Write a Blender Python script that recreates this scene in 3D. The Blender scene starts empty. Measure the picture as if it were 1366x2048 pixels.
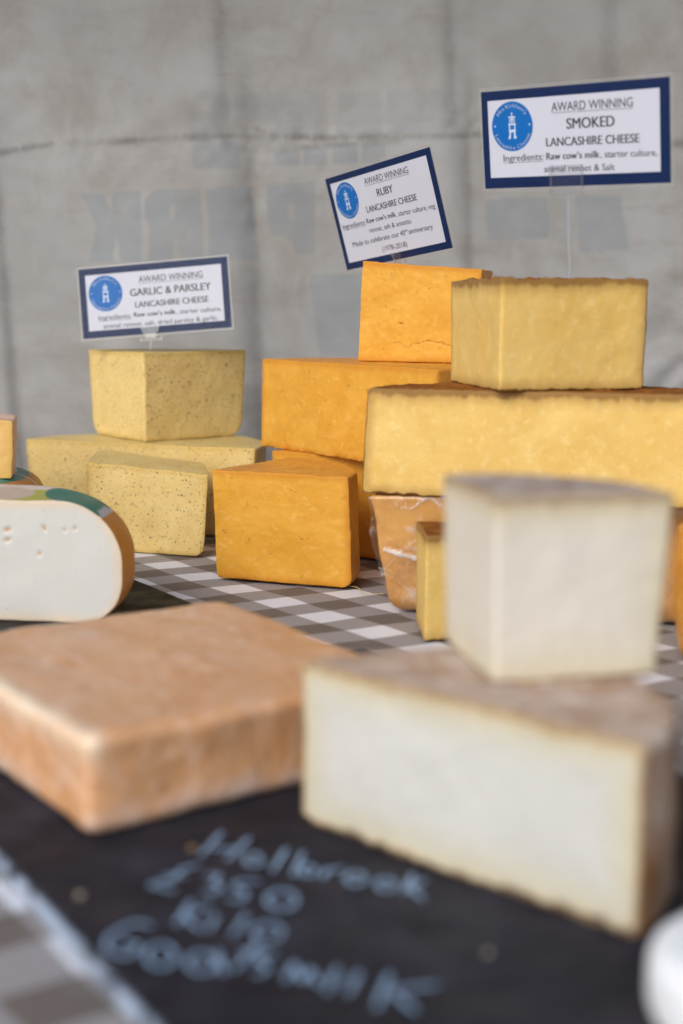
import bpy, math, random
import numpy as np
from mathutils import Vector, Matrix
R = math.radians
random.seed(7)
sc = bpy.context.scene
col = sc.collection

# ---------------------------------------------------------------- camera
cam = bpy.data.cameras.new('camera')
cam_o = bpy.data.objects.new('camera', cam); col.objects.link(cam_o)
cam.sensor_fit = 'VERTICAL'; cam.sensor_height = 36; cam.sensor_width = 24
cam.lens = 49.99; cam.clip_start = 0.05; cam.clip_end = 500
cam_o.location = (0, 0, 0.30)
cam_o.rotation_euler = (R(90 - 8.4795), 0, 0)
cam.dof.use_dof = True; cam.dof.focus_distance = 1.54
cam.dof.aperture_fstop = 3.1; cam.dof.aperture_blades = 9
sc.camera = cam_o
# ---------------------------------------------------------------- sky, sun, exposure
SUN_EL, SUN_AZ = 36, 212          # azimuth measured clockwise from +Y
world = bpy.data.worlds.new('World'); sc.world = world; world.use_nodes = True
nt = world.node_tree; nt.nodes.clear()
sky = nt.nodes.new('ShaderNodeTexSky'); sky.sky_type = 'NISHITA'; sky.sun_disc = False
sky.sun_elevation = R(SUN_EL); sky.sun_rotation = R(SUN_AZ)
sky.dust_density = 1.5; sky.air_density = 1.0; sky.ozone_density = 1.0
hs = nt.nodes.new('ShaderNodeHueSaturation'); hs.inputs['Saturation'].default_value = 0.72
bg = nt.nodes.new('ShaderNodeBackground'); bg.inputs['Strength'].default_value = 0.15
wo = nt.nodes.new('ShaderNodeOutputWorld')
nt.links.new(sky.outputs[0], hs.inputs['Color']); nt.links.new(hs.outputs[0], bg.inputs[0]); nt.links.new(bg.outputs[0], wo.inputs[0])
sl = bpy.data.lights.new('sun', 'SUN'); sl.energy = 1.0; sl.angle = R(32); sl.color = (1.0, 0.965, 0.92)
sun = bpy.data.objects.new('sun', sl); col.objects.link(sun)
az = R(SUN_AZ); el = R(SUN_EL)
sdir = Vector((math.sin(az) * math.cos(el), math.cos(az) * math.cos(el), math.sin(el)))   # towards the sun
sun.rotation_euler = sdir.to_track_quat('Z', 'Y').to_euler(); sun.location = (-2, -3, 4)
sc.view_settings.view_transform = 'Standard'; sc.view_settings.look = 'None'
sc.view_settings.exposure = 0.48; sc.view_settings.gamma = 1.0
sc.cycles.max_bounces = 8; sc.cycles.transparent_max_bounces = 16

# ---------------------------------------------------------------- helpers
def hsh(ix, iy, iz, s):
    n = (ix * 374761393 + iy * 668265263 + iz * 1274126177 + s * 974634777) & 0xffffffff
    n = ((n ^ (n >> 13)) * 1274126177) & 0xffffffff
    n = (n ^ (n >> 16)) & 0xffff
    return n / 32767.5 - 1.0
def vnoise(P, L, s=0):
    """smooth value noise in -1..1 at feature size L"""
    Q = np.asarray(P, float) / L + 1000.37
    i = np.floor(Q).astype(np.int64); f = Q - i; f = f * f * (3 - 2 * f)
    x, y, z = i[:, 0], i[:, 1], i[:, 2]; r = 0
    for dx in (0, 1):
        for dy in (0, 1):
            for dz in (0, 1):
                w = (f[:, 0] if dx else 1 - f[:, 0]) * (f[:, 1] if dy else 1 - f[:, 1]) * (f[:, 2] if dz else 1 - f[:, 2])
                r = r + w * hsh(x + dx, y + dy, z + dz, s)
    return r
def vvec(P, L, s=0):
    return np.stack([vnoise(P, L, s + k * 17) for k in range(3)], 1)

def tag(o, label=None, cat=None, group=None, kind=None):
    if label: o['label'] = label
    if cat: o['category'] = cat
    if group: o['group'] = group
    if kind: o['kind'] = kind
    return o
def empty(name, loc, label=None, cat=None, group=None):
    o = bpy.data.objects.new(name, None); col.objects.link(o); o.location = loc; o.empty_display_size = .02
    return tag(o, label, cat, group)
def mesh_obj(name, V, F, mat, parent=None, origin=(0, 0, 0), attrs=None, smooth=True):
    V = np.asarray(V, float) - np.array(origin)
    me = bpy.data.meshes.new(name)
    me.from_pydata([tuple(v) for v in V.tolist()], [], [tuple(f) for f in F])
    me.update()
    if smooth: me.polygons.foreach_set('use_smooth', [True] * len(me.polygons))
    for k, a in (attrs or {}).items():
        a = np.asarray(a, float)
        if a.ndim == 1:
            at = me.attributes.new(k, 'FLOAT', 'POINT'); at.data.foreach_set('value', a)
        else:
            at = me.attributes.new(k, 'FLOAT_COLOR', 'POINT')
            at.data.foreach_set('color', np.concatenate([a, np.ones((len(a), 1))], 1).ravel())
    if mat: me.materials.append(mat)
    o = bpy.data.objects.new(name, me); col.objects.link(o)
    if parent: o.parent = parent
    else: o.location = origin
    return o
def box_vf(x0, x1, y0, y1, z0, z1):
    V = [(x, y, z) for z in (z0, z1) for y in (y0, y1) for x in (x0, x1)]
    F = [(0, 2, 3, 1), (4, 5, 7, 6), (0, 1, 5, 4), (2, 6, 7, 3), (0, 4, 6, 2), (1, 3, 7, 5)]
    return V, F
class MB:
    def __init__(s): s.V = []; s.F = []
    def add(s, V, F):
        b = len(s.V); s.V += [tuple(v) for v in V]; s.F += [tuple(i + b for i in f) for f in F]; return s
    def box(s, *a): return s.add(*box_vf(*a))
    def build(s, name, mat, parent=None, smooth=False): return mesh_obj(name, s.V, s.F, mat, parent, smooth=smooth)

# ---------------------------------------------------------------- materials
class NT:
    def __init__(s, name):
        s.m = bpy.data.materials.new(name); s.m.use_nodes = True
        s.t = s.m.node_tree; s.t.nodes.clear(); s.out = s.t.nodes.new('ShaderNodeOutputMaterial')
    def n(s, typ, ins=None, **props):
        nd = s.t.nodes.new(typ)
        for k, v in props.items(): setattr(nd, k, v)
        for k, v in (ins or {}).items():
            sock = nd.inputs[k]
            if isinstance(v, bpy.types.NodeSocket): s.t.links.new(v, sock)
            elif isinstance(v, (tuple, list)) and len(v) == 3 and sock.type == 'RGBA': sock.default_value = (*v, 1)
            else: sock.default_value = v
        return nd
    def math(s, op, a, b=0.0, c=0.0, clamp=False):
        return s.n('ShaderNodeMath', {0: a, 1: b, 2: c}, operation=op, use_clamp=clamp).outputs[0]
    def mapr(s, v, a, b, c=0.0, d=1.0, smooth=True):
        return s.n('ShaderNodeMapRange', {'Value': v, 'From Min': a, 'From Max': b, 'To Min': c, 'To Max': d},
                   interpolation_type='SMOOTHSTEP' if smooth else 'LINEAR').outputs[0]
    def mix(s, f, a, b):
        nd = s.t.nodes.new('ShaderNodeMix'); nd.data_type = 'RGBA'
        for sock, v in ((nd.inputs[0], f), (nd.inputs[6], a), (nd.inputs[7], b)):
            if isinstance(v, bpy.types.NodeSocket): s.t.links.new(v, sock)
            elif isinstance(v, (tuple, list)): sock.default_value = (*v, 1)
            else: sock.default_value = v
        return nd.outputs[2]
    def coord(s, scale=(1, 1, 1), rot=(0, 0, 0), rand=True):
        tc = s.n('ShaderNodeTexCoord').outputs['Object']
        if rand:
            oi = s.n('ShaderNodeObjectInfo').outputs['Random']
            r = s.math('MULTIPLY', oi, 9.0)
            tc = s.n('ShaderNodeVectorMath', {0: tc, 1: s.n('ShaderNodeCombineXYZ', {0: r, 1: r, 2: r}).outputs[0]}, operation='ADD').outputs[0]
        if any(rot): tc = s.n('ShaderNodeMapping', {'Vector': tc, 'Rotation': rot}).outputs[0]
        return s.n('ShaderNodeMapping', {'Vector': tc, 'Scale': scale}).outputs[0]
    def noise(s, vec, scale, detail=3, rough=.55, dist=0.0):
        return s.n('ShaderNodeTexNoise', {'Vector': vec, 'Scale': scale, 'Detail': detail, 'Roughness': rough, 'Distortion': dist}).outputs['Fac']
    def vor(s, vec, scale, feature='F1', rnd=1.0):
        return s.n('ShaderNodeTexVoronoi', {'Vector': vec, 'Scale': scale, 'Randomness': rnd}, feature=feature)
    def attr(s, name): return s.n('ShaderNodeAttribute', attribute_name=name)
    def bump(s, h, strength, dist=.001, normal=None):
        ins = {'Height': h, 'Strength': strength, 'Distance': dist}
        if normal is not None: ins['Normal'] = normal
        return s.n('ShaderNodeBump', ins).outputs[0]
    def principled(s, colr, rough=.5, normal=None, spec=.4, sss=0, sssr=(1, .5, .25), sscale=.004, **kw):
        ins = {'Base Color': colr, 'Roughness': rough, 'Specular IOR Level': spec}
        if sss: ins['Subsurface Weight'] = sss; ins['Subsurface Radius'] = sssr; ins['Subsurface Scale'] = sscale
        if normal is not None: ins['Normal'] = normal
        ins.update(kw)
        p = s.n('ShaderNodeBsdfPrincipled', ins)
        s.t.links.new(p.outputs[0], s.out.inputs[0]); return p

def plain(name, c, rough=.5, spec=.4, var=.06, scale=60):
    m = NT(name); v = m.coord()
    f = m.noise(v, scale, 3)
    d = tuple(x * (1 - var * 2) for x in c)
    m.principled(m.mix(f, d, c), rough, m.bump(m.noise(v, scale * 6, 2), .15, .0004), spec)
    return m.m

def paste_mat(name, a, b, fleck, edge, edge_w, edge_amt=.8, speck=None, cracks=0.0, pits=0.0, mk=None,
              stretch=(1, 1, 1), rough=.5, bump=.35, fleck_amt=.45, curd=90, crust=None, crust_w=.002, crust_t=.003, dkf=.85, broad=None):
    m = NT(name); v = m.coord(stretch)
    c = m.mix(m.mapr(m.noise(v, 22, 4), .3, .7), a, b)
    # curd texture: pale flecks at two sizes
    n2 = m.noise(v, curd, 5, .65, .4)
    c = m.mix(m.math('MULTIPLY', m.mapr(n2, .5, .72), fleck_amt), c, fleck)
    n3 = m.noise(v, curd * 4.5, 3, .6)
    c = m.mix(m.math('MULTIPLY', m.mapr(n3, .55, .75), fleck_amt * .6), c, fleck)
    dk = tuple(x * dkf for x in a)
    c = m.mix(m.math('MULTIPLY', m.mapr(m.noise(v, 48, 4, .7), .54, .78), .4), c, dk)
    # edge gradient, where the paste has dried towards the rind
    rd = m.math('ADD', m.attr('rd').outputs['Fac'], m.math('MULTIPLY', m.math('SUBTRACT', m.noise(v, 60, 3), .5), edge_w * .5))
    if broad: c = m.mix(m.mapr(m.math('MINIMUM', rd, m.math('MULTIPLY', m.attr('tp').outputs['Fac'], 1.0)), 0.0, .030, .95, 0.0), c, broad)
    eg = m.mapr(rd, 0.0, edge_w, edge_amt, 0.0)
    c = m.mix(eg, c, edge)
    if crust:
        r2 = m.math('ADD', m.attr('rd').outputs['Fac'], m.math('MULTIPLY', m.math('SUBTRACT', m.noise(m.coord((1, 1, .3)), 130, 4, .65), .5), crust_w * 3.0))
        c = m.mix(m.mapr(r2, crust_w * .6, crust_w * 1.3, .92, 0), c, crust)
        tp = m.math('ADD', m.attr('tp').outputs['Fac'], m.math('MULTIPLY', m.math('SUBTRACT', m.noise(m.coord((1, 1, .2)), 75, 4, .65), .5), crust_t * 2.6))
        c = m.mix(m.mapr(tp, crust_t * .55, crust_t * 1.25, .9, 0), c, crust)
        c = m.mix(m.mapr(tp, crust_t * 1.0, crust_t * 3.0, .45, 0), c, edge)
    h = m.math('ADD', m.math('MULTIPLY', n2, .7), m.math('MULTIPLY', n3, .45))
    h = m.math('ADD', h, m.math('MULTIPLY', m.noise(v, 900, 2), .2))
    if cracks:
        vd = m.n('ShaderNodeVectorMath', {0: v, 1: m.n('ShaderNodeTexNoise', {'Vector': v, 'Scale': 260.0}).outputs['Color']}, operation='MULTIPLY_ADD')
        vd.inputs[1].default_value = (1, 1, 1)
        sc_ = m.n('ShaderNodeVectorMath', {0: m.n('ShaderNodeTexNoise', {'Vector': v, 'Scale': 220.0}).outputs['Color'], 'Scale': .007}, operation='SCALE').outputs[0]
        vd = m.n('ShaderNodeVectorMath', {0: v, 1: sc_}, operation='ADD').outputs[0]
        d = m.vor(vd, 75, 'DISTANCE_TO_EDGE').outputs['Distance']
        k = m.mapr(d, .0, .045, 1, 0)
        k = m.math('MULTIPLY', k, m.mapr(m.noise(v, 42, 2), .62, .68))
        k = m.math('MULTIPLY', k, cracks)
        c = m.mix(k, c, tuple(x * .45 for x in a))
        h = m.math('SUBTRACT', h, m.math('MULTIPLY', k, 2.2))
    if pits:
        vo = m.vor(v, 210)
        p = m.math('MULTIPLY', m.mapr(vo.outputs['Distance'], .10, .26, 1, 0), m.mapr(m.n('ShaderNodeSeparateColor', {0: vo.outputs['Color']}).outputs[0], 1 - pits, 1 - pits + .05))
        c = m.mix(m.math('MULTIPLY', p, .6), c, tuple(x * .5 for x in a))
        h = m.math('SUBTRACT', h, m.math('MULTIPLY', p, 1.6))
    if speck:
        for scl, thr, keep, amt in ((300, .36, .26, .8), (150, .24, .16, .92), (520, .42, .36, .7), (90, .30, .10, .25)):
            vo = m.vor(m.coord((1, 1, 1.25), (.4 * scl / 100, .3, scl / 90)), scl)
            sp = m.n('ShaderNodeSeparateColor', {0: vo.outputs['Color']})
            t = m.math('MULTIPLY', sp.outputs[1], thr)
            nd_ = m.math('ADD', vo.outputs['Distance'], m.math('MULTIPLY', m.math('SUBTRACT', m.noise(v, scl * 5, 1), .5), .22))
            k = m.math('LESS_THAN', nd_, t)
            k = m.math('MULTIPLY', k, m.math('GREATER_THAN', sp.outputs[0], 1 - keep))
            c = m.mix(m.math('MULTIPLY', k, amt), c, speck)
            h = m.math('SUBTRACT', h, m.math('MULTIPLY', k, .25))
    if mk:
        a_ = m.attr('mk').outputs['Fac']
        c = m.mix(m.math('MULTIPLY', m.mapr(a_, .35, .9), .85), c, mk)
    nrm = m.bump(h, bump, .0012)
    m.principled(c, m.mapr(n2, .3, .7, rough - .08, rough + .12), nrm, .20, .12, (1, .55, .2), .004)
    return m.m

def rind_mat(name, a, b, c_, d=None, scale=40, rough=.6, bump=.6, stretch=(1, 1, 1), spec=.3, lab=False, amt=.75, rot=(0, 0, 0), side=None):
    m = NT(name); v = m.coord(stretch, rot)
    c = m.mix(m.mapr(m.noise(v, scale, 5, .6), .35, .65), a, b)
    n2 = m.noise(v, scale * 3.1, 5, .65, .5)
    c = m.mix(m.math('MULTIPLY', m.mapr(n2, .48, .7), amt), c, c_)
    if d: c = m.mix(m.math('MULTIPLY', m.mapr(m.noise(v, scale * 1.7, 4, .7, 1.0), .54, .7), .8), c, d)
    n3 = m.noise(v, scale * 14, 3)
    if side: c = m.mix(m.math('MULTIPLY', m.mapr(m.attr('tp').outputs['Fac'], .001, .008), m.mapr(m.noise(m.coord((1, 1, .6)), 16, 4, .6), .32, .60)), c, side)
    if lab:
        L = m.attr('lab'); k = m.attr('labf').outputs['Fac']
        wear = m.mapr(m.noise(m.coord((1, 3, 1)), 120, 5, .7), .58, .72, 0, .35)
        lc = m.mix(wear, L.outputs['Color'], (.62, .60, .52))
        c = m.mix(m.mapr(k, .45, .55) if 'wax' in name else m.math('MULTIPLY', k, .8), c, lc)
    h = m.math('ADD', m.math('MULTIPLY', n2, 1.0), m.math('MULTIPLY', n3, .35))
    m.principled(c, rough, m.bump(h, bump, .0015), spec, .06, (1, .5, .25), .003)
    return m.m

M = {}
M['garlic'] = paste_mat('garlic_herb_paste', (.685, .49, .18), (.735, .545, .22), (.79, .65, .33), (.54, .35, .08), .009, .6, speck=(.032, .045, .024), rough=.5, fleck_amt=.3, pits=.04)
M['garlic_rind'] = paste_mat('garlic_herb_rind', (.63, .47, .17), (.69, .52, .21), (.74, .60, .32), (.55, .33, .06), .001, .0, speck=(.06, .065, .03), rough=.45, fleck_amt=.35, curd=60)
M['ruby'] = paste_mat('annatto_paste', (.65, .305, .030), (.715, .365, .048), (.79, .49, .14), (.54, .20, .015), .010, .7, cracks=.6, pits=.04, stretch=(1, 1, 1.6), rough=.47, bump=.24, mk=(.28, .085, .008), fleck_amt=.4)
M['ruby_rind'] = rind_mat('annatto_rind', (.62, .25, .028), (.70, .31, .04), (.76, .42, .11), None, 35, .42, .5, amt=.45)
M['smoked'] = paste_mat('smoked_cheese_paste', (.685, .435, .115), (.735, .50, .155), (.83, .67, .33), (.42, .245, .065), .014, .75, pits=.02, rough=.5, fleck_amt=.36, curd=130, bump=.18, crust=(.13, .042, .010), crust_w=.0016, crust_t=.0066)
M['smoked_rind'] = rind_mat('smoked_brown_rind', (.20, .068, .014), (.31, .115, .024), (.09, .030, .009), (.38, .17, .045), 45, .85, 1.0, spec=.06)
M['wrapped_rind'] = rind_mat('wrapped_brown_rind', (.58, .28, .07), (.66, .34, .09), (.44, .20, .05), (.68, .38, .15), 26, .4, .35, amt=.5)
M['white'] = paste_mat('pale_ivory_paste', (.57, .56, .515), (.585, .575, .53), (.595, .585, .545), (.52, .38, .20), .007, .75, rough=.5, fleck_amt=.04, bump=.03, dkf=.985, crust=(.24, .15, .085), crust_w=.0022, crust_t=.0042, broad=(.56, .51, .37))
M['white_warm'] = paste_mat('pale_cream_paste', (.655, .60, .515), (.665, .615, .53), (.675, .63, .55), (.52, .39, .21), .007, .7, rough=.5, fleck_amt=.04, bump=.03, dkf=.985, crust=(.23, .16, .13), crust_w=.0018, crust_t=.0052, broad=(.62, .555, .41))
M['nat_rind'] = rind_mat('mottled_natural_rind', (.26, .17, .125), (.46, .37, .31), (.62, .55, .50), (.14, .08, .055), 24, .8, 1.0, amt=.9, spec=.15)
M['nat_rind_dark'] = rind_mat('brown_natural_rind', (.38, .25, .165), (.52, .40, .32), (.64, .56, .51), (.24, .10, .03), 17, .8, 1.0, side=(.24, .115, .045), amt=.8, spec=.15)
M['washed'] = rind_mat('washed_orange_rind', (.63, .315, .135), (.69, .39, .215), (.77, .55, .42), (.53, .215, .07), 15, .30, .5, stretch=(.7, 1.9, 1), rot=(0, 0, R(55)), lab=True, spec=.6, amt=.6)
M['gouda'] = paste_mat('goat_cheese_paste', (.55, .54, .49), (.565, .555, .51), (.585, .575, .53), (.66, .50, .33), .013, .7, rough=.42, bump=.15, mk=(.55, .30, .14), fleck_amt=.2)
M['gouda_rind'] = rind_mat('waxed_orange_rind', (.46, .18, .03), (.52, .215, .04), (.58, .27, .07), None, 20, .42, .15, spec=.3, lab=True, amt=.3)
M['yellow'] = paste_mat('aged_yellow_paste', (.70, .43, .13), (.75, .49, .18), (.80, .58, .28), (.62, .38, .10), .02, .7, rough=.45, fleck_amt=.25)
M['pink_rind'] = rind_mat('pinkish_rind', (.62, .38, .26), (.70, .50, .36), (.74, .58, .46), None, 40, .6, .5)
M['fresh'] = rind_mat('bloomy_white_rind', (.76, .77, .78), (.80, .80, .81), (.84, .84, .85), None, 30, .7, .3, amt=.3)
M['crumb'] = plain('crumb_paste', (.30, .26, .20), .7)
M['crumb_rust'] = plain('crumb_paste_brown', (.22, .14, .08), .8)

def slate_mat(name, a, b, stretch, rot, edge=(.13, .13, .12), ew=.004):
    m = NT(name); v = m.coord(stretch, rot, False); v1 = m.coord((1, 1, 1), (0, 0, 0), False)
    c = m.mix(m.mapr(m.noise(v, 30, 5, .65), .35, .7), a, b)
    c = m.mix(m.math('MULTIPLY', m.mapr(m.noise(v1, 14, 4, .6), .45, .75), .7), c, tuple(x * 1.9 for x in b))
    chip_glint = m.math('MULTIPLY', m.mapr(m.attr('rd').outputs['Fac'], 0.0, ew, 1, 0), m.mapr(m.noise(v1, 50, 4, .7), .36, .50))  # broken pale band on chipped edges, also carries painted edge light
    c = m.mix(m.math('MULTIPLY', chip_glint, .85), c, edge)
    h = m.math('ADD', m.noise(v, 60, 5, .7), m.math('MULTIPLY', m.noise(v1, 300, 3), .3))
    m.principled(c, m.mapr(m.noise(v1, 25, 3), .3, .7, .5, .75), m.bump(h, .8, .0015), .16)
    return m.m
M['slate'] = slate_mat('dark_slate', (.010, .009, .007), (.019, .017, .012), (1, 6, 1), (0, 0, R(-35)))
M['board'] = slate_mat('chalkboard_slate', (.014, .013, .018), (.024, .023, .031), (1, 2, 1), (0, 0, R(-30)), (.42, .50, .62), .0048)  # bluish edge colour paints in sky light caught by the chipped bevel

def chalk_mat():
    m = NT('chalk_marks'); v = m.coord()
    c = m.mix(m.noise(v, 300, 3), (.20, .30, .43), (.33, .45, .61))
    m.principled(c, .9, None, .1)
    return m.m
M['chalk'] = chalk_mat()

def cloth_mat():
    m = NT('gingham_cloth'); tc = m.coord((1, 1, 1), (0, 0, 0), False)
    wob = m.n('ShaderNodeVectorMath', {0: m.n('ShaderNodeTexNoise', {'Vector': tc, 'Scale': 9.0, 'Detail': 1.0}).outputs['Color'], 'Scale': .016}, operation='SCALE').outputs[0]
    v = m.n('ShaderNodeVectorMath', {0: tc, 1: wob}, operation='ADD').outputs[0]
    s = .0405
    U = m.n('ShaderNodeVectorMath', {0: v, 1: (math.cos(R(GA)) / (2 * s), math.sin(R(GA)) / (2 * s), 0)}, operation='DOT_PRODUCT').outputs['Value']
    W = m.n('ShaderNodeVectorMath', {0: v, 1: (math.cos(R(GB)) / (2 * s), math.sin(R(GB)) / (2 * s), 0)}, operation='DOT_PRODUCT').outputs['Value']
    U = m.math('ADD', U, GPU); W = m.math('ADD', W, GPV)
    a = m.mapr(m.math('ABSOLUTE', m.math('SUBTRACT', m.math('FRACT', U), .5)), .245, .255, 0, 1)
    b = m.mapr(m.math('ABSOLUTE', m.math('SUBTRACT', m.math('FRACT', W), .5)), .245, .255, 0, 1)
    both = m.math('MULTIPLY', a, b); one = m.math('SUBTRACT', m.math('MAXIMUM', a, b), both)
    # mid-tone squares are a fine twill of dark and white threads
    ln = m.math('MULTIPLY', m.math('FRACT', m.math('MULTIPLY', m.math('ADD', U, W), 38.0)), 1.0)
    tw = m.mapr(m.math('ABSOLUTE', m.math('SUBTRACT', ln, .5)), .17, .33, 0, 1)
    wht = (.70, .71, .76); drk = (.150, .125, .110)
    mid = m.mix(tw, (.21, .19, .18), (.40, .38, .385))
    c = m.mix(both, m.mix(one, wht, mid), drk)
    c = m.mix(m.math('MULTIPLY', m.mapr(m.noise(tc, 35, 4), .45, .8), .12), c, (.4, .36, .32))
    h = m.noise(tc, 900, 2)
    m.principled(c, .72, m.bump(h, .25, .0004), .25)
    return m.m
GA, GB, GPU, GPV = -60, 35, 0.0, 0.0
#GPHASE
M['cloth'] = cloth_mat()

def tarp_mat():
    m = NT('weathered_tarpaulin'); v = m.coord((1, 1, 1), (0, 0, 0), False)
    c = m.mix(m.mapr(m.noise(v, 2.6, 5, .6), .3, .7), (.340, .333, .325), (.465, .46, .455))
    c = m.mix(m.math('MULTIPLY', m.mapr(m.noise(v, 5, 6, .7, .6), .42, .66), .60), c, (.30, .27, .235))
    c = m.mix(m.math('MULTIPLY', m.mapr(m.noise(m.coord((1, 1, 5), (0, 0, 0), False), 6, 6, .75, .8), .52, .75), .45), c, (.27, .245, .22))
    c = m.mix(m.math('MULTIPLY', m.mapr(m.noise(m.coord((6, 1, 1), (0, 0, 0), False), 5, 5, .7), .55, .8), .3), c, (.50, .49, .47))
    pr = m.attr('print').outputs['Fac']; hl = m.attr('halo').outputs['Fac']; di = m.attr('dirt').outputs['Fac']
    wear = m.mapr(m.noise(v, 14, 5, .7), .35, .75, .62, .22)
    wear = m.math('MULTIPLY', wear, m.mapr(m.n('ShaderNodeSeparateXYZ', {0: v}).outputs[2], 1.26, 1.32, 1, .45))
    c = m.mix(m.math('MULTIPLY', hl, .16), c, (.46, .41, .33))
    c = m.mix(m.math('MULTIPLY', pr, wear), c, (.27, .30, .325))
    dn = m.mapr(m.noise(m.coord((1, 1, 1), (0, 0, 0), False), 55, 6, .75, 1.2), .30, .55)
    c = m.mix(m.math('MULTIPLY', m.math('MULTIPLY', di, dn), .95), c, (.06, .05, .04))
    st = m.mapr(m.noise(v, 24, 5, .7, 1.0), .60, .78)
    c = m.mix(m.math('MULTIPLY', st, .35), c, (.26, .215, .17))
    # woven threads
    w1 = m.n('ShaderNodeTexWave', {'Vector': v, 'Scale': 150.0, 'Distortion': 1.0, 'Detail': 1.0}, bands_direction='X').outputs['Fac']
    w2 = m.n('ShaderNodeTexWave', {'Vector': v, 'Scale': 150.0, 'Distortion': 1.0, 'Detail': 1.0}, bands_direction='Z').outputs['Fac']
    c = m.mix(m.math('MULTIPLY', m.math('MULTIPLY', w1, w2), .10), c, (.26, .25, .24))
    h = m.math('ADD', m.math('MULTIPLY', m.noise(v, 14, 4, .5), 2.0), m.math('ADD', w1, w2))
    p = m.principled(c, .5, m.bump(h, .3, .001), .3)
    return m.m
M['tarp'] = tarp_mat()
M['blue'] = plain('navy_print', (.003, .017, .080), .6, .12, .05, 30)
M['paper'] = plain('white_paper', (.60, .615, .70), .6, .3, .02)
M['logo'] = plain('bright_blue_print', (.003, .135, .46), .6, .12, .03)
M['ink'] = plain('black_print', (.025, .025, .035), .5)
M['logo_ink'] = plain('pale_print', (.62, .72, .86), .5)
M['wood'] = plain('table_board', (.35, .24, .14), .7, .3, .2, 8)
M['steel'] = plain('grey_steel', (.3, .3, .31), .4, .5)
M['paving'] = plain('grey_paving', (.26, .25, .24), .85, .3, .2, 3)

def clear_mat(name, alpha, tint, rough=.08, white=0.0, noise=0):
    m = NT(name)
    fc = m.n('ShaderNodeLayerWeight', {'Blend': .5}).outputs['Facing']
    fr = m.math('MULTIPLY_ADD', m.math('POWER', fc, 5.0), .5, .010)
    tr = m.n('ShaderNodeBsdfTransparent', {'Color': tint}).outputs[0]
    v = m.coord()
    ins = {'Color': (1, 1, 1), 'Roughness': rough}
    if noise: ins['Normal'] = m.bump(m.noise(v, noise, 4, .6, 1.0), .5, .002)
    gl = m.n('ShaderNodeBsdfGlossy', ins).outputs[0]
    df = m.n('ShaderNodeBsdfDiffuse', {'Color': (.8, .8, .8)}).outputs[0]
    a = m.n('ShaderNodeMixShader', {0: m.math('ADD', fr, alpha, clamp=True), 1: tr, 2: gl}).outputs[0]
    if white:
        wf = white
        if noise: wf = m.math('MULTIPLY', m.mapr(m.attr('mk').outputs['Fac'], .25, .9, .02, 1), white)
        a = m.n('ShaderNodeMixShader', {0: wf, 1: a, 2: df}).outputs[0]
    m.t.links.new(a, m.out.inputs[0]); return m.m
M['laminate'] = clear_mat('clear_laminate', .0, (.98, .98, .98), .15)
M['laminate_edge'] = clear_mat('laminate_margin', .01, (.92, .92, .92), .2, .09)
M['plastic'] = clear_mat('clear_plastic', .04, (.99, .99, .99), .08)
M['plastic_edge'] = clear_mat('clear_plastic_rim', .03, (.93, .935, .94), .10, .03)
M['film'] = clear_mat('cling_film', .05, (.985, .985, .985), .16, .62, 60)

# ---------------------------------------------------------------- cheese builder
def sector(ax, ay, r0, a0, r1, a1):
    """wedge with its point at (ax, ay); radii r0 at angle a0 to r1 at a1, counter-clockwise"""
    n = 40; pts = [((ax, ay), 'c')]
    for i in range(n + 1):
        t = i / n; a = R(a0 + (a1 - a0) * t); r = r0 + (r1 - r0) * t
        pts.append(((ax + r * math.cos(a), ay + r * math.sin(a)), 'r' if i < n else 'c'))
    return pts
def half(x0, y0, x1, y1, bulge=1.0, off=0.0):
    """half wheel with the cut face from (x0,y0) to (x1,y1), the round side behind"""
    cx, cy = (x0 + x1) / 2, (y0 + y1) / 2; hl = math.hypot(x1 - x0, y1 - y0) / 2
    ux, uy = (x1 - x0) / 2 / hl, (y1 - y0) / 2 / hl; nx, ny = -uy, ux
    rr = math.hypot(hl, off); a0 = -math.atan2(off, hl); a1 = math.pi - a0
    pts = [((x0, y0), 'c')]; n = 60
    for i in range(n):
        a = a0 + (a1 - a0) * i / n
        p, q = rr * math.cos(a), off + rr * math.sin(a) * 1.0
        pts.append(((cx + ux * p + nx * q * bulge, cy + uy * p + ny * q * bulge), 'r'))
    return pts
def poly(*pts, tags=None):
    tags = tags or 'c' * len(pts)
    return [(p, t) for p, t in zip(pts, tags)]

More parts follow.
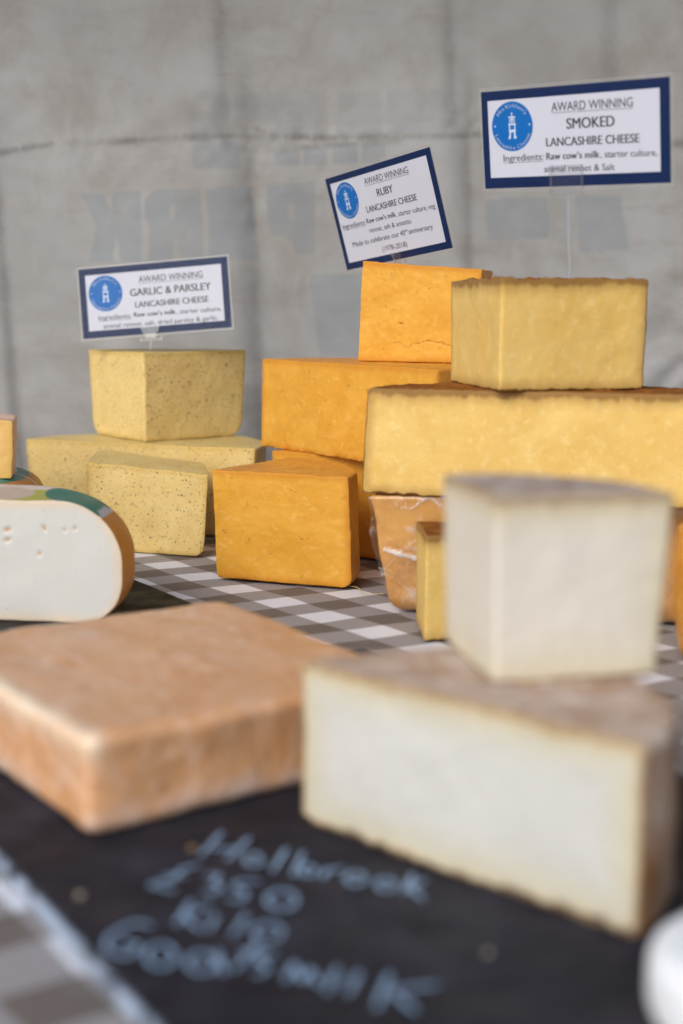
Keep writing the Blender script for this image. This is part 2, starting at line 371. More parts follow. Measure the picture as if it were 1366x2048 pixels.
def solid(foot, z0, H, step=.0025, C=None, Rref=.15, inset=lambda t: 0.0, er=.0015, a1=.0008, a2=.0003,
          crumble=0.0, tilt=(0, 0), top='r', bot='r', marks=(), smooth=1, seed=0, dips=(), edge_wob=0.0, lean=0.0, toprough=0.0):
    """closed solid; returns verts, faces, face tags, attributes"""
    P, T = [], []
    n = len(foot)
    for i in range(n):
        (p, t), (q, _) = foot[i], foot[(i + 1) % n]
        L = math.hypot(q[0] - p[0], q[1] - p[1]); k = max(1, round(L / step))
        for j in range(k):
            P.append((p[0] + (q[0] - p[0]) * j / k, p[1] + (q[1] - p[1]) * j / k)); T.append(t)
    P = np.array(P); m = len(P); T = np.array(T)
    isr = (T == 'r') | (np.roll(T, 1) == 'r')
    if isr.any():
        hd = np.min(np.hypot(P[:, None, 0] - P[None, isr, 0], P[:, None, 1] - P[None, isr, 1]), 1)
    else:
        hd = np.full(m, 1.0)
    for _ in range(smooth): P = .25 * np.roll(P, 1, 0) + .5 * P + .25 * np.roll(P, -1, 0)
    tg = np.roll(P, -1, 0) - np.roll(P, 1, 0); tg /= np.linalg.norm(tg, axis=1)[:, None] + 1e-12
    Nn = np.stack([tg[:, 1], -tg[:, 0]], 1)
    C = np.array(C if C is not None else foot[0][0]); K = P.mean(0)
    lv = []
    for a in (0, 30, 60): lv.append((er * (1 - math.cos(R(a + 30 if a else 0))) if False else er * (1 - math.cos(R(a))), er * (1 - math.sin(R(a)))))
    nz = max(3, round((H - 2 * er) / step))
    mid = [(er + (H - 2 * er) * j / nz, 0.0) for j in range(nz + 1)]
    levels = lv + mid + [(H - z, e) for z, e in reversed(lv)]
    rows = []
    for z, e in levels:
        s = 1 - inset(z / H) / Rref
        q = C + (P - C) * s - Nn * e
        rows.append(np.concatenate([q, np.full((m, 1), z)], 1))
    nl = len(rows); V = [np.concatenate(rows)]
    rd = np.concatenate([np.minimum(hd, np.minimum((z if bot == 'r' else 1), (H - z if top == 'r' else 1))) for z, e in levels])
    F, FT = [], []
    for j in range(nl - 1):
        for i in range(m):
            i2 = (i + 1) % m
            F.append((j * m + i, j * m + i2, (j + 1) * m + i2, (j + 1) * m + i)); FT.append(T[i])
    base = nl * m
    ext = np.linalg.norm(P - K, axis=1).max(); nr = max(3, round(ext / max(step * 1.6, .003)))
    for which, row0, tg_ in (('b', 0, bot), ('t', (nl - 1) * m, top)):
        ring = rows[0] if which == 'b' else rows[-1]; prev = row0
        kk = np.array([*K, ring[0, 2]])
        for r in range(1, nr):
            q = kk + (ring - kk) * (1 - r / nr); V.append(q)
            rd = np.concatenate([rd, np.full(m, 0.0 if tg_ == 'r' else .05) if tg_ == 'r' else np.minimum(hd + r * .003, .05)])
            for i in range(m):
                i2 = (i + 1) % m
                f = (prev + i, prev + i2, base + i2, base + i)
                F.append(f if which == 't' else f[::-1]); FT.append(tg_)
            prev = base; base += m
        V.append(kk[None]); rd = np.concatenate([rd, [.05 if tg_ != 'r' else 0.0]])
        for i in range(m):
            f = (prev + i, prev + (i + 1) % m, base)
            F.append(f if which == 't' else f[::-1]); FT.append(tg_)
        base += 1
    V = np.concatenate(V)
    z = V[:, 2].copy()
    tz = 1 + (tilt[0] * (V[:, 0] - C[0]) + tilt[1] * (V[:, 1] - C[1])) / H
    V[:, 2] = z * tz
    W = V.copy(); W[:, 2] += z0
    D = a1 * vvec(W, .035, seed) + a1 * .5 * vvec(W, .015, seed + 5) + a2 * vvec(W, .005, seed + 3)
    if crumble:
        k = np.exp(-z / .0035) + .14 * np.exp(-(H - z) / .002)
        D += (crumble * k)[:, None] * (vvec(W, .006, seed + 9) * .6 + vvec(W, .003, seed + 11) * .5)
        D[:, 2] -= 0
    if edge_wob:
        k = np.exp(-z / .004)
        D[:, 2] += edge_wob * k * (.5 + .5 * vnoise(W * [1, 1, 0], .011, seed + 21))
    V = V + D
    for (dx, dy, dr, dd) in dips:      # shallow sag on top
        V[:, 2] -= dd * np.exp(-((W[:, 0] - dx) ** 2 + (W[:, 1] - dy) ** 2) / dr ** 2) * (z / H) ** 3
    V[:, 0] += lean * (V[:, 2] - H / 2)
    V[:, 2] = np.where(z <= 1e-6, 0.0, np.maximum(V[:, 2], 0.0003 * (z > 0)))
    if toprough: V[:, 2] += toprough * np.exp(-(H - z) / .0012) * np.clip(vnoise(W * [1, 1, 0], .013, seed + 31) + .5 * vnoise(W * [1, 1, 0], .005, seed + 32), -.2, 1.2)
    mk = np.zeros(len(V))
    if len(marks):
        side = np.zeros(len(V), bool); side[:nl * m] = np.tile((T == 'c'), nl)
        nrm = np.zeros((len(V), 2)); nrm[:nl * m] = np.tile(Nn, (nl, 1))
        for pl, w, dep in marks:
            pl = np.array(pl, float); best = np.full(len(V), 9.0)
            X = np.stack([W[:, 0], W[:, 2]], 1)
            segs = [(pl[0], pl[0] + 1e-6)] if len(pl) == 1 else list(zip(pl[:-1], pl[1:]))
            for p, q in segs:
                d = q - p; t = np.clip(((X - p) @ d) / (d @ d), 0, 1)
                best = np.minimum(best, np.linalg.norm(X - p - t[:, None] * d, axis=1))
            g = np.exp(-(best / w) ** 2) * side
            mk = np.maximum(mk, g); V[:, :2] -= nrm * (g * dep)[:, None]
    V[:, 2] += z0
    return V, F, np.array(FT), {'rd': rd, 'mk': mk, 'tp': H - z}, W

def cheese(name, label, cat, foot, z0, H, paste, rind, group=None, split=True, attrf=None, parts=('paste', 'rind'), **kw):
    V, F, FT, at, W = solid(foot, z0, H, **kw)
    if attrf: at.update(attrf(V, W))
    c0 = V.mean(0); origin = (round(float(c0[0]), 4), round(float(c0[1]), 4), z0)
    root = empty(name, origin, label, cat, group)
    for t, mt, pn in (('c', paste, parts[0]), ('r', rind, parts[1])):
        idx = np.nonzero(FT == t)[0]
        if not len(idx) or mt is None: continue
        sub = [F[i] for i in idx]; used = np.unique(np.concatenate([np.array(f) for f in sub]))
        mp = np.zeros(len(V), int); mp[used] = np.arange(len(used))
        mesh_obj(pn, V[used], [tuple(int(mp[i]) for i in f) for f in sub], mt, root, origin, {k: a[used] for k, a in at.items()})
    return root
def taper(bottom=.008, rb=.012, top=0.0, rt=0.0, H=.11, bulge=0.0):
    """inset of the rind by height fraction t: linear taper, rounded bottom and top shoulders"""
    def f(t):
        z = t * H; v = bottom * (1 - t) + top * t - bulge * math.sin(math.pi * t)
        if rb and z < rb: v += rb - math.sqrt(max(0, rb * rb - (rb - z) ** 2))
        if rt and H - z < rt: v += rt - math.sqrt(max(0, rt * rt - (rt - (H - z)) ** 2))
        return v
    return f

# ---------------------------------------------------------------- the setting
g = MB().box(-12, 12, -12, 12, -.90, -.76)
tag(g.build('ground', M['paving']), kind='structure')

def grid(xs, zs): return np.meshgrid(xs, zs)
xs = np.concatenate([np.arange(-2.0, -.66, .03), np.arange(-.66, .66, .003), np.arange(.66, 2.01, .03)])
zs = np.concatenate([np.arange(-.74, -.12, .03), np.arange(-.12, .82, .003), np.arange(.82, 1.56, .03)])
X, Z = grid(xs, zs); X = X.ravel(); Z = Z.ravel(); n = len(X)
LET = [[(-404, 463), (-368, 464), (-356, 426), (-354, 465), (-312, 466), (-309, 359), (-344, 359), (-350, 401), (-357, 359), (-395, 359), (-382, 414)] ,
[(-303, 455), (-291, 468), (-217, 471), (-214, 360), (-249, 360), (-256, 403), (-264, 360), (-301, 360), (-297, 407), (-303, 422)] ,
[(-208, 470), (-140, 474), (-126, 363), (-205, 360)] ,
[(-116, 475), (-41, 481), (-41, 371), (-73, 371), (-77, 395), (-109, 397), (-114, 414)] ,
[(-51, 339), (197, 343), (198, 213), (-34, 210)] ,
[(-219, 615), (-172, 618), (-171, 572), (-197, 539), (-233, 537), (-233, 586), (-196, 586), (-196, 602), (-219, 602)] ,
[(-230, 534), (-160, 543), (-155, 500), (-231, 499)] ,
[(-167, 613), (-24, 620), (-18, 551), (-96, 551), (-102, 573), (-168, 570)] ,
[(-4, 618), (59, 618), (63, 551), (-8, 553)] ,
[(-103, 526), (-63, 529), (-63, 507), (-101, 505)] ,
[(-57, 535), (-21, 537), (-21, 507), (-57, 505)] ,
[(-14, 539), (27, 539), (27, 510), (-14, 507)] ,
[(32, 539), (66, 539), (68, 510), (30, 507)] ,
[(70, 618), (158, 621), (162, 558), (71, 554)] ,
[(222, 455), (319, 459), (324, 394), (227, 392)] ,
[(362, 459), (431, 462), (449, 377), (371, 373)] ,
[(200, 354), (348, 362), (354, 300), (205, 292)] ,]
HOLES = [[(-265, 444), (-255, 446), (-255, 426), (-265, 426)], [(-82, 449), (-72, 449), (-73, 426), (-83, 426)]]
HCREASE = [(-681, 521), (-526, 525), (-480, 533), (-441, 538), (-341, 541), (-202, 548), (-145, 551), (-33, 547), (167, 549), (194, 550), (213, 554), (526, 538), (706, 536)]
DARK2 = [(-149, 529), (-95, 530), (-33, 536), (90, 543)]
V1 = [(-190, 895), (-184, 751), (-183, 618), (-178, 550)]
V2 = [(-145, 553), (-143, 529), (-140, 453), (-136, 362), (-132, 222), (-126, 64), (-123, -97)]
V3 = [(158, 895), (163, 751), (168, 640), (171, 551)]
V4 = [(194, 551), (197, 453), (200, 354), (203, 222)]
V5 = [(-533, 453), (-527, 346), (-519, 175), (-509, 16), (-508, -97)]
V6 = [(400, 895), (415, 751), (422, 640)]
SPOTS = [(-143, 550), (-125, 557), (194, 553), (290, 553), (-207, 683), (-33, 644), (-351, 592), (-273, 468)]
def pdist(pts):
    """distance to a polyline, and signed vertical offset"""
    pl = np.array(pts, float) / 1000; best = np.full(n, 9.0); sgn = np.zeros(n)
    for p, q in zip(pl[:-1], pl[1:]):
        d = q - p; t = np.clip(((X - p[0]) * d[0] + (Z - p[1]) * d[1]) / (d @ d), 0, 1)
        ex = X - p[0] - t * d[0]; ez = Z - p[1] - t * d[1]; r = np.hypot(ex, ez)
        c = (d[0] * (Z - p[1]) - d[1] * (X - p[0])) / np.hypot(*d); sgn = np.where(r < best, c, sgn); best = np.minimum(best, r)
    return best, sgn
def inside(pts):
    pl = np.array(pts, float) / 1000; r = np.zeros(n, bool)
    for p, q in zip(pl, np.roll(pl, -1, 0)):
        c = ((p[1] > Z) != (q[1] > Z)) & (X < (q[0] - p[0]) * (Z - p[1]) / (q[1] - p[1] + 1e-12) + p[0]); r ^= c
    return r
PQ = np.stack([X, np.zeros(n), Z], 1)
Y = .010 * vnoise(PQ, .35, 1) + .0035 * vnoise(PQ * [1.6, 1, .7], .12, 2) + .0009 * vnoise(PQ, .04, 3) + .0006 * vnoise(PQ * [1, 1, 3], .05, 4)
dirt = np.zeros(n)
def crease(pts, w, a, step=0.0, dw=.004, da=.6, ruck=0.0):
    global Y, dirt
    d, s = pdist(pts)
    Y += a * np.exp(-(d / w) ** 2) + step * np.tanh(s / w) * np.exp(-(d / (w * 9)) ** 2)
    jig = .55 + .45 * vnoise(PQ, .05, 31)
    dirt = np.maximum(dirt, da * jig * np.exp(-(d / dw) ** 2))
    if ruck: Y += ruck * np.exp(-(d / .03)) * vnoise(PQ * [1, 1, 1.0], .018, 33)
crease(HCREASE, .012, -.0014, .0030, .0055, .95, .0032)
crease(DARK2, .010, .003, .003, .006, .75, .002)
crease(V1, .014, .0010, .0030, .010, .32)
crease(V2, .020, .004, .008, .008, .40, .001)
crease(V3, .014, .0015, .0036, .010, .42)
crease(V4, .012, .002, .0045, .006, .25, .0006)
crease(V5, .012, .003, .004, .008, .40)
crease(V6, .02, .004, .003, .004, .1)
for sx, sz in SPOTS[:4]:
    r = np.hypot(X - sx / 1000, (Z - sz / 1000) * 1.3) + .007 * vnoise(PQ, .009, 35) + .002; dirt = np.maximum(dirt, .5 * np.exp(-(r / .009) ** 2))
# slack wrinkles low on the sheet
low = np.clip((.30 - Z) / .25, 0, 1)
Y += low * (.003 * np.sin((Z * 60 + X * 14 + 4 * vnoise(PQ, .15, 41))) + .004 * vnoise(PQ * [1, 1, 3], .09, 43))
rgt = np.clip((X - .22) / .2, 0, 1) * np.clip((.42 - Z) / .2, 0, 1)
Y += rgt * (.0022 * np.sin(Z * 80 - X * 50 + 5 * vnoise(PQ, .10, 45)) + .005 * vnoise((PQ @ np.array([[1, 0, -1.4], [0, 1, 0], [.7, 0, 1.6]])), .07, 46))
pr = np.zeros(n, bool); halo = np.zeros(n)
for L in LET[:-1]:
    ins = inside(L); pr |= ins; d, _ = pdist(L + [L[0]]); halo = np.maximum(halo, np.exp(-(d / .006) ** 2))
for L in HOLES: pr &= ~inside(L)
pr = pr.astype(float); halo = halo * (1 - pr)
F = []; nx = len(xs)
for j in range(len(zs) - 1):
    b = j * nx
    F += [(b + i, b + i + 1, b + nx + i + 1, b + nx + i) for i in range(nx - 1)]
tarp = mesh_obj('tarpaulin', np.stack([X, 2.25 + Y, Z], 1), F, M['tarp'], None, (0, 2.25, -.74), {'print': pr, 'halo': halo, 'dirt': dirt})
tag(tarp, 'grimy grey tarpaulin hanging behind the cheeses, creased, with faded mirrored lettering', 'tarpaulin')

# unseen roof and right-hand sheets, added to shade the tarpaulin's top and right
def sheet(name, P0, U, W_, label):
    k = 24; V = []
    for j in range(k + 1):
        for i in range(k + 1):
            V.append([P0[q] + U[q] * i / k + W_[q] * j / k for q in range(3)])
    V = np.array(V); nv = np.cross(U, W_); nv = nv / np.linalg.norm(nv)
    V = V + nv * (.012 * vnoise(V, .3, 61))[:, None]
    F = [(j * (k + 1) + i, j * (k + 1) + i + 1, (j + 1) * (k + 1) + i + 1, (j + 1) * (k + 1) + i) for j in range(k) for i in range(k)]
    nn = len(V)
    tag(mesh_obj(name, V, F, M['tarp'], None, P0, {'print': np.zeros(nn), 'halo': np.zeros(nn), 'dirt': np.zeros(nn)}), label, 'tarpaulin')
sheet('roof_shade_sheet', (-1.7, .95, 1.65), (3.3, 0, 0), (0, 1.3, -.10), 'plain grey roof sheet, unseen above the picture, placed to block sky light')
sheet('side_shade_sheet', (1.35, .5, 1.64), (0, 1.7, 0), (0, 0, -1.7), 'plain grey sheet, unseen right of the picture, added to darken that side')

# trestle table under the cloth
tb = empty('trestle_table', (0, 1.1, -.76), 'wooden trestle table hidden under the checked cloth', 'table')
def local(o, root):
    o.data.transform(Matrix.Translation(-root.location)); return o
local(MB().box(-1.0, 1.0, .02, 2.14, -.040, -.012).build('table_top', M['wood'], tb), tb)
for lx in (-.9, .9):
    for ly in (.12, 2.04):
        local(MB().box(lx - .02, lx + .02, ly - .02, ly + .02, -.76, -.040).build('leg', M['steel'], tb), tb)
# tablecloth
xs2 = np.arange(-1.02, 1.021, .008); ys2 = np.arange(.0, 2.161, .008)
CX, CY = np.meshgrid(xs2, ys2); CX = CX.ravel(); CY = CY.ravel(); Q = np.stack([CX, CY, CX * 0], 1)
CZ = -.0022 + .0012 * vnoise(Q, .16, 50) + .0006 * vnoise(Q, .05, 51)
edge = np.minimum(np.minimum(CX + 1.02, 1.02 - CX), np.minimum(CY - 0, 2.16 - CY))
CZ -= np.where(edge < .02, .35 * (1 - edge / .02), 0)
nx2 = len(xs2); F = []
for j in range(len(ys2) - 1):
    b = j * nx2
    F += [(b + i, b + i + 1, b + nx2 + i + 1, b + nx2 + i) for i in range(nx2 - 1)]
cl = mesh_obj('tablecloth', np.stack([CX, CY, CZ], 1), F, M['cloth'])
tag(cl, 'grey brown and white gingham tablecloth spread under all the cheeses', 'tablecloth')

# ---------------------------------------------------------------- slates
def slab(name, label, cat, corners, z0, H, mat, seed, step=.004):
    V, F, FT, at, W = solid(poly(*corners, tags='c' * len(corners)), z0, H, step=step, C=tuple(np.mean(corners, 0)), er=.0012, a1=.0006, a2=.0003,
                            crumble=.0022, top='c', bot='c', seed=seed)
    K = np.array(corners); d = np.full(len(V), 9.0)
    for p, q in zip(K, np.roll(K, -1, 0)):
        e = q - p; t = np.clip(((V[:, :2] - p) @ e) / (e @ e), 0, 1); d = np.minimum(d, np.linalg.norm(V[:, :2] - p - t[:, None] * e, axis=1))
    at['rd'] = d
    V[:, 2] = np.minimum(V[:, 2], z0 + H)
    o = mesh_obj(name, V, F, mat, None, (float(V[0, 0]), float(V[0, 1]), z0), at)
    return tag(o, label, cat)
def frame(o, ua, ub, a0, a1, b0, b1):
    return [(o[0] + ua[0] * a + ub[0] * b, o[1] + ua[1] * a + ub[1] * b) for a, b in ((a0, b0), (a0, b1), (a1, b1), (a1, b0))]
def ccw(c):
    A = sum(p[0] * q[1] - q[0] * p[1] for p, q in zip(c, c[1:] + c[:1])); return c if A > 0 else c[::-1]
slab('slate_board', 'small dark slate with rough edges under the goat cheese with the coloured label', 'slate',
     ccw(frame((-.140, 1.357), (-.528, .849), (-.849, -.528), 0, .24, 0, .46)), 0.0, .006, M['slate'], 3)
board = slab('chalkboard', 'large black slate board with chalk writing, under the foreground cheeses', 'slate board',
     ccw(frame((0, 0), (-.51, .86), (.86, .51), .10, 1.006, .2096, .62)), 0.0, .008, M['board'], 4)
# handwriting: round-ended chalk strokes lying on the slate, gathered by word
def stroke_mesh(mb, pts, w, z):
    pts = [np.array(p, float) / 1000 for p in pts]
    dense = []
    for p, q in zip(pts[:-1], pts[1:]):
        k = max(1, int(np.linalg.norm(q - p) / .0025))
        dense += [p + (q - p) * j / k for j in range(k)]
    dense.append(pts[-1]); D = np.array(dense)
    for _ in range(2):
        if len(D) > 3: D[1:-1] = .25 * D[:-2] + .5 * D[1:-1] + .25 * D[2:]
    if len(D) < 2: return
    tgt = np.gradient(D, axis=0); tgt /= np.linalg.norm(tgt, axis=1)[:, None] + 1e-9
    nn = np.stack([-tgt[:, 1], tgt[:, 0]], 1)
    V = []
    for i in range(len(D)):
        ww = w * (.8 + .3 * random.random()) * (.5 if i in (0, len(D) - 1) else 1) / 2
        zz = z + random.random() * .00008
        V += [(*(D[i] + nn[i] * ww), zz), (*D[i], zz + .00015), (*(D[i] - nn[i] * ww), zz)]
    Fc = []
    for i in range(len(D) - 1):
        for k in (0, 1): Fc.append((3 * i + k, 3 * i + k + 1, 3 * i + 4 + k, 3 * i + 3 + k))
    mb.add(V, Fc)
CHALK = [[(-75.0, 720.3), (-66.1, 753.8)] ,
[(-60.6, 712.8), (-50.4, 745.6)] ,
[(-70.8, 729.9), (-55.1, 727.9)] ,
[(-42.0, 713.9), (-42.2, 710.1), (-43.3, 707.0), (-45.1, 705.4), (-47.1, 705.4), (-49.1, 707.0), (-50.5, 710.1), (-51.2, 713.9), (-51.1, 717.8), (-50.0, 721.0), (-48.2, 722.7), (-46.1, 722.7), (-44.1, 721.0), (-42.7, 717.8), (-42.0, 713.9)] ,
[(-36.0, 698.3), (-29.4, 729.9)] ,
[(-25.2, 693.0), (-20.4, 724.1)] ,
[(-13.4, 699.4), (-13.7, 696.3), (-14.8, 693.8), (-16.3, 692.5), (-18.1, 692.5), (-19.7, 693.8), (-20.8, 696.3), (-21.3, 699.4), (-21.0, 702.5), (-20.0, 705.0), (-18.4, 706.4), (-16.6, 706.4), (-15.0, 705.0), (-13.8, 702.5), (-13.4, 699.4)] ,
[(-9.7, 689.5), (-7.0, 703.7), (-4.9, 698.3), (0.8, 703.7)] ,
[(12.1, 689.5), (11.6, 685.9), (10.1, 683.1), (8.1, 681.5), (5.9, 681.5), (3.9, 683.1), (2.5, 685.9), (2.1, 689.5), (2.6, 693.2), (4.0, 696.1), (6.0, 697.7), (8.3, 697.7), (10.3, 696.1), (11.7, 693.2), (12.1, 689.5)] ,
[(27.0, 681.9), (26.4, 678.4), (25.0, 675.6), (23.1, 674.1), (21.0, 674.1), (19.2, 675.6), (17.9, 678.4), (17.5, 681.9), (18.1, 685.5), (19.5, 688.4), (21.4, 690.0), (23.6, 690.0), (25.4, 688.4), (26.6, 685.5), (27.0, 681.9)] ,
[(30.8, 670.9), (36.7, 694.8)] ,
[(42.6, 687.1), (33.6, 678.2), (40.6, 663.7)] ,
[(-96.8, 681.6), (-84.6, 689.5), (-83.2, 701.9), (-73.7, 707.3)] ,
[(-92.0, 693.0), (-79.4, 693.0)] ,
[(-97.2, 680.9), (-82.7, 673.5)] ,
[(-70.9, 693.0), (-61.2, 694.8), (-66.0, 685.0), (-59.9, 679.2), (-63.3, 670.2), (-69.7, 673.5)] ,
[(-41.0, 686.1), (-52.2, 687.1), (-55.0, 677.6), (-47.1, 673.5), (-49.0, 661.1), (-56.7, 665.0)] ,
[(-21.8, 663.4), (-22.4, 658.4), (-24.3, 654.4), (-27.2, 652.2), (-30.5, 652.2), (-33.6, 654.4), (-35.9, 658.4), (-36.9, 663.4), (-36.4, 668.5), (-34.5, 672.6), (-31.5, 674.9), (-28.1, 674.9), (-24.9, 672.6), (-22.7, 668.5), (-21.8, 663.4)] ,
[(-78.3, 634.8), (-73.4, 662.7)] ,
[(-63.5, 657.9), (-76.2, 645.4), (-65.4, 628.9)] ,
[(-62.4, 628.9), (-60.0, 645.4)] ,
[(-50.8, 623.1), (-45.4, 647.0)] ,
[(-27.3, 627.5), (-27.9, 623.2), (-29.7, 619.8), (-32.4, 618.0), (-35.6, 618.0), (-38.5, 619.8), (-40.7, 623.2), (-41.7, 627.5), (-41.2, 631.8), (-39.4, 635.3), (-36.6, 637.3), (-33.4, 637.3), (-30.4, 635.3), (-28.2, 631.8), (-27.3, 627.5)] ,
[(-89.2, 633.9), (-98.3, 638.7), (-108.5, 621.7), (-107.1, 609.1), (-96.5, 600.9), (-91.5, 613.2), (-101.5, 617.4)] ,
[(-75.0, 603.1), (-75.0, 597.7), (-76.3, 593.5), (-78.5, 591.2), (-81.3, 591.2), (-84.1, 593.5), (-86.5, 597.7), (-87.8, 603.1), (-87.9, 608.5), (-86.7, 612.9), (-84.4, 615.4), (-81.5, 615.4), (-78.6, 612.9), (-76.3, 608.5), (-75.0, 603.1)] ,
[(-55.4, 596.4), (-55.7, 592.0), (-57.3, 588.6), (-59.8, 586.7), (-62.8, 586.7), (-65.7, 588.6), (-67.9, 592.0), (-69.1, 596.4), (-68.9, 600.8), (-67.3, 604.3), (-64.7, 606.3), (-61.7, 606.3), (-58.7, 604.3), (-56.5, 600.8), (-55.4, 596.4)] ,
[(-56.2, 607.7), (-51.6, 586.0)] ,
[(-47.6, 589.0), (-37.1, 617.4)] ,
[(-46.5, 607.7), (-33.3, 604.4)] ,
[(-29.1, 606.3), (-38.7, 600.9), (-31.4, 590.3), (-38.3, 584.4)] ,
[(-24.3, 578.9), (-21.3, 596.9), (-17.1, 577.6), (-13.9, 591.6), (-10.0, 575.1)] ,
[(-6.3, 568.5), (-1.7, 591.6)] ,
[(2.4, 566.6), (7.9, 587.8)] ,
[(14.4, 554.8), (21.1, 586.5)] ,
[(42.1, 575.9), (20.6, 570.2), (31.3, 552.0)] ,]
WORDS = [('chalked word Holbrook', 0, 12, .0026), ('chalked price in pounds', 12, 18, .0026), ('chalked word Kilo', 18, 23, .0024), ('chalked words Goats milk', 23, 35, .0026)]
for word, a, b, w in WORDS:
    mb = MB()
    for s in CHALK[a:b]: stroke_mesh(mb, s, w, .0084)
    o = mb.build('chalk_word', M['chalk']); o.data.transform(Matrix.Translation(-board.location)); o.parent = board
    o['label'] = word
    bpy.context.view_layer.update()

# ---------------------------------------------------------------- cheeses, back rows first
def line_marks(*m): return m
cheese('cheese_half_wheel', 'herb-flecked yellow half wheel at the back left, the herb wedge stands on it', 'cheese',
       half(-.4246, 1.905, -.109, 1.783), 0, .115, M['garlic'], M['garlic_rind'], C=(-.267, 1.844), inset=taper(.006, .012, H=.115), step=.003, top='r', seed=11, crumble=.0008)
cheese('cheese_wedge', 'herb-flecked yellow wedge pointing forward on top of the herb half wheel', 'cheese',
       sector(-.258, 1.860, .162, 38, .150, 128), .1155, .1165, M['garlic'], M['garlic_rind'], inset=taper(.008, .022, H=.1165), Rref=.155, seed=12, crumble=.0006)
cheese('cheese_block', 'herb-flecked yellow block on the cloth in front of the herb half wheel', 'cheese',
       poly((-.308, 1.703), (-.155, 1.650), (-.173, 1.770), (-.316, 1.838), tags='crcr'), 0, .1075, M['garlic'], M['garlic_rind'],
       C=(-.308, 1.703), inset=taper(.008, .014, H=.107), Rref=.155, tilt=(-.06, 0), seed=13, crumble=.0013, a1=.0013, top='r')
# orange stack
cheese('cheese_half_wheel', 'orange half wheel at the bottom of the orange stack, mostly hidden behind others', 'cheese',
       half(-.086, 1.742, .135, 1.552), 0, .117, M['ruby'], M['ruby_rind'], C=(.0245, 1.647), inset=taper(.004, .012, H=.117), step=.003, seed=21)
cheese('cheese_half_wheel', 'large orange half wheel in the middle of the orange stack with a crumbly lower edge', 'cheese',
       half(-.100, 1.790, .1010, 1.502), .1175, .110, M['ruby'], M['ruby_rind'], C=(.0005, 1.646), inset=taper(-.003, .003, H=.11), seed=22, crumble=.0026, a1=.0007)
crk = [((.060, .2500), (.068, .2520), (.074, .2470), (.080, .2450), (.083, .2500), (.092, .2505), (.100, .2525), (.110, .2515), (.118, .2500), (.128, .2475), (.140, .2450))]
cheese('cheese_wedge', 'orange wedge with a long crack near its base, topmost of the orange stack', 'cheese',
       sector(.022, 1.692, .153, -29, .150, 55), .2285, .1165, M['ruby'], M['ruby_rind'], inset=taper(.0, .003, H=.117), Rref=.18, seed=23, step=.0012, lean=.045,
       tilt=(-.080, 0), crumble=.0006, a1=.0007,
       marks=[(crk[0][6:], .0007, .0015), (crk[0][:7], .0005, .0008), (((.063, .3350), (.066, .3330), (.068, .3280)), .0005, .0008), (((.067, .2735), (.071, .2730)), .0012, .0012),
              (((.085, .3090),), .0010, .001), (((.049, .3050),), .0009, .001), (((.098, .3120), (.101, .3140)), .0006, .0008)])
cheese('cheese_wedge', 'squat orange wedge standing on the gingham cloth in front of the orange stack', 'cheese',
       sector(-.1385, 1.526, .159, -22, .152, 58), 0, .1185, M['ruby'], M['ruby_rind'], inset=taper(.000, .014, H=.1185, rt=.003), C=(-.10, 1.511), Rref=.15, step=.002, seed=24, lean=-.03, crumble=.0012, a1=.0008,
       marks=[(((-.045, .050), (-.038, .048), (-.034, .052)), .0006, .0008), (((-.118, .1120), (-.112, .1080)), .0005, .0008), (((-.080, .030), (-.074, .034)), .0005, .0008)])
# smoked stack
j_foot = poly((.026, 1.345), (.34, 1.270), (.365, 1.33), (.35, 1.40), (.29, 1.45), (.20, 1.475), (.11, 1.465), (.055, 1.425), tags='rrrrrrrr')
wrapped = cheese('cheese_half_wheel', 'brown smoked cheese wrapped in cling film, bottom of the smoked stack', 'cheese',
       j_foot, 0, .1165, M['smoked'], M['wrapped_rind'], C=(.19, 1.41), inset=taper(.020, .016, H=.1165, rt=.003), Rref=.15, step=.0025, seed=31, a1=.0015)
V, F, FT, at, W = solid(j_foot, .0004, .1160, C=(.19, 1.41), inset=lambda t: taper(.020, .016, H=.1165, rt=.003)(t) - .0022, Rref=.15, step=.002, seed=31, a1=.0015)
rid = 1 - np.abs(vnoise(W * [1, 1, .6], .022, 71) + .5 * vnoise(W, .010, 72)) * 2.2
rid = np.clip(rid, 0, 1) ** 3
rid2 = np.clip(1 - np.abs(vnoise((W * [1, 1, 1]) @ np.array([[1, 0, .7], [0, 1, 0], [-.9, 0, 1]]), .035, 73)) * 6, 0, 1) ** 2
film_mk = np.maximum(rid * .65, rid2 * 1.0) * np.clip(.62 + .8 * vnoise(W, .05, 74), 0, 1) + .25 * np.exp(-((W[:, 2] - .110) / .006) ** 2)
# bunched film on the left end and a twisted band across the front
kn = np.exp(-((W[:, 0] - .024) / .010) ** 2 - ((W[:, 2] - .066) / .022) ** 2) * (W[:, 1] < 1.42)
bd = np.exp(-((W[:, 2] - (.066 - (W[:, 0] - .03) * .26)) / .0022) ** 2) * (W[:, 0] > .042) * (W[:, 0] < .10) * (W[:, 1] < 1.40)
cc = np.array([.19, 1.41]); dr = V[:, :2] - cc; dr /= np.linalg.norm(dr, axis=1)[:, None] + 1e-9
sidew = np.clip((V[:, 2]) / .01, 0, 1) * np.clip((.1165 - V[:, 2]) / .01, 0, 1)
lift = .0010 * rid + .0012 * rid2 + .0085 * kn + .0022 * bd
V[:, :2] += dr * (lift * (.2 + sidew))[:, None]
film_mk = np.clip(film_mk * .72 + kn * (.55 + .5 * rid2) + bd * .9, 0, 1)
V[:, 2] = np.minimum(V[:, 2], .1168)
keep = [i for i, t in enumerate(F) if len(t) == 4 and V[list(t), 2].max() > .0012 and V[list(t), 2].min() < .1160]
fo = mesh_obj('cling_film', V, [F[i] for i in keep], M['film'], wrapped, tuple(wrapped.location), {'mk': film_mk})
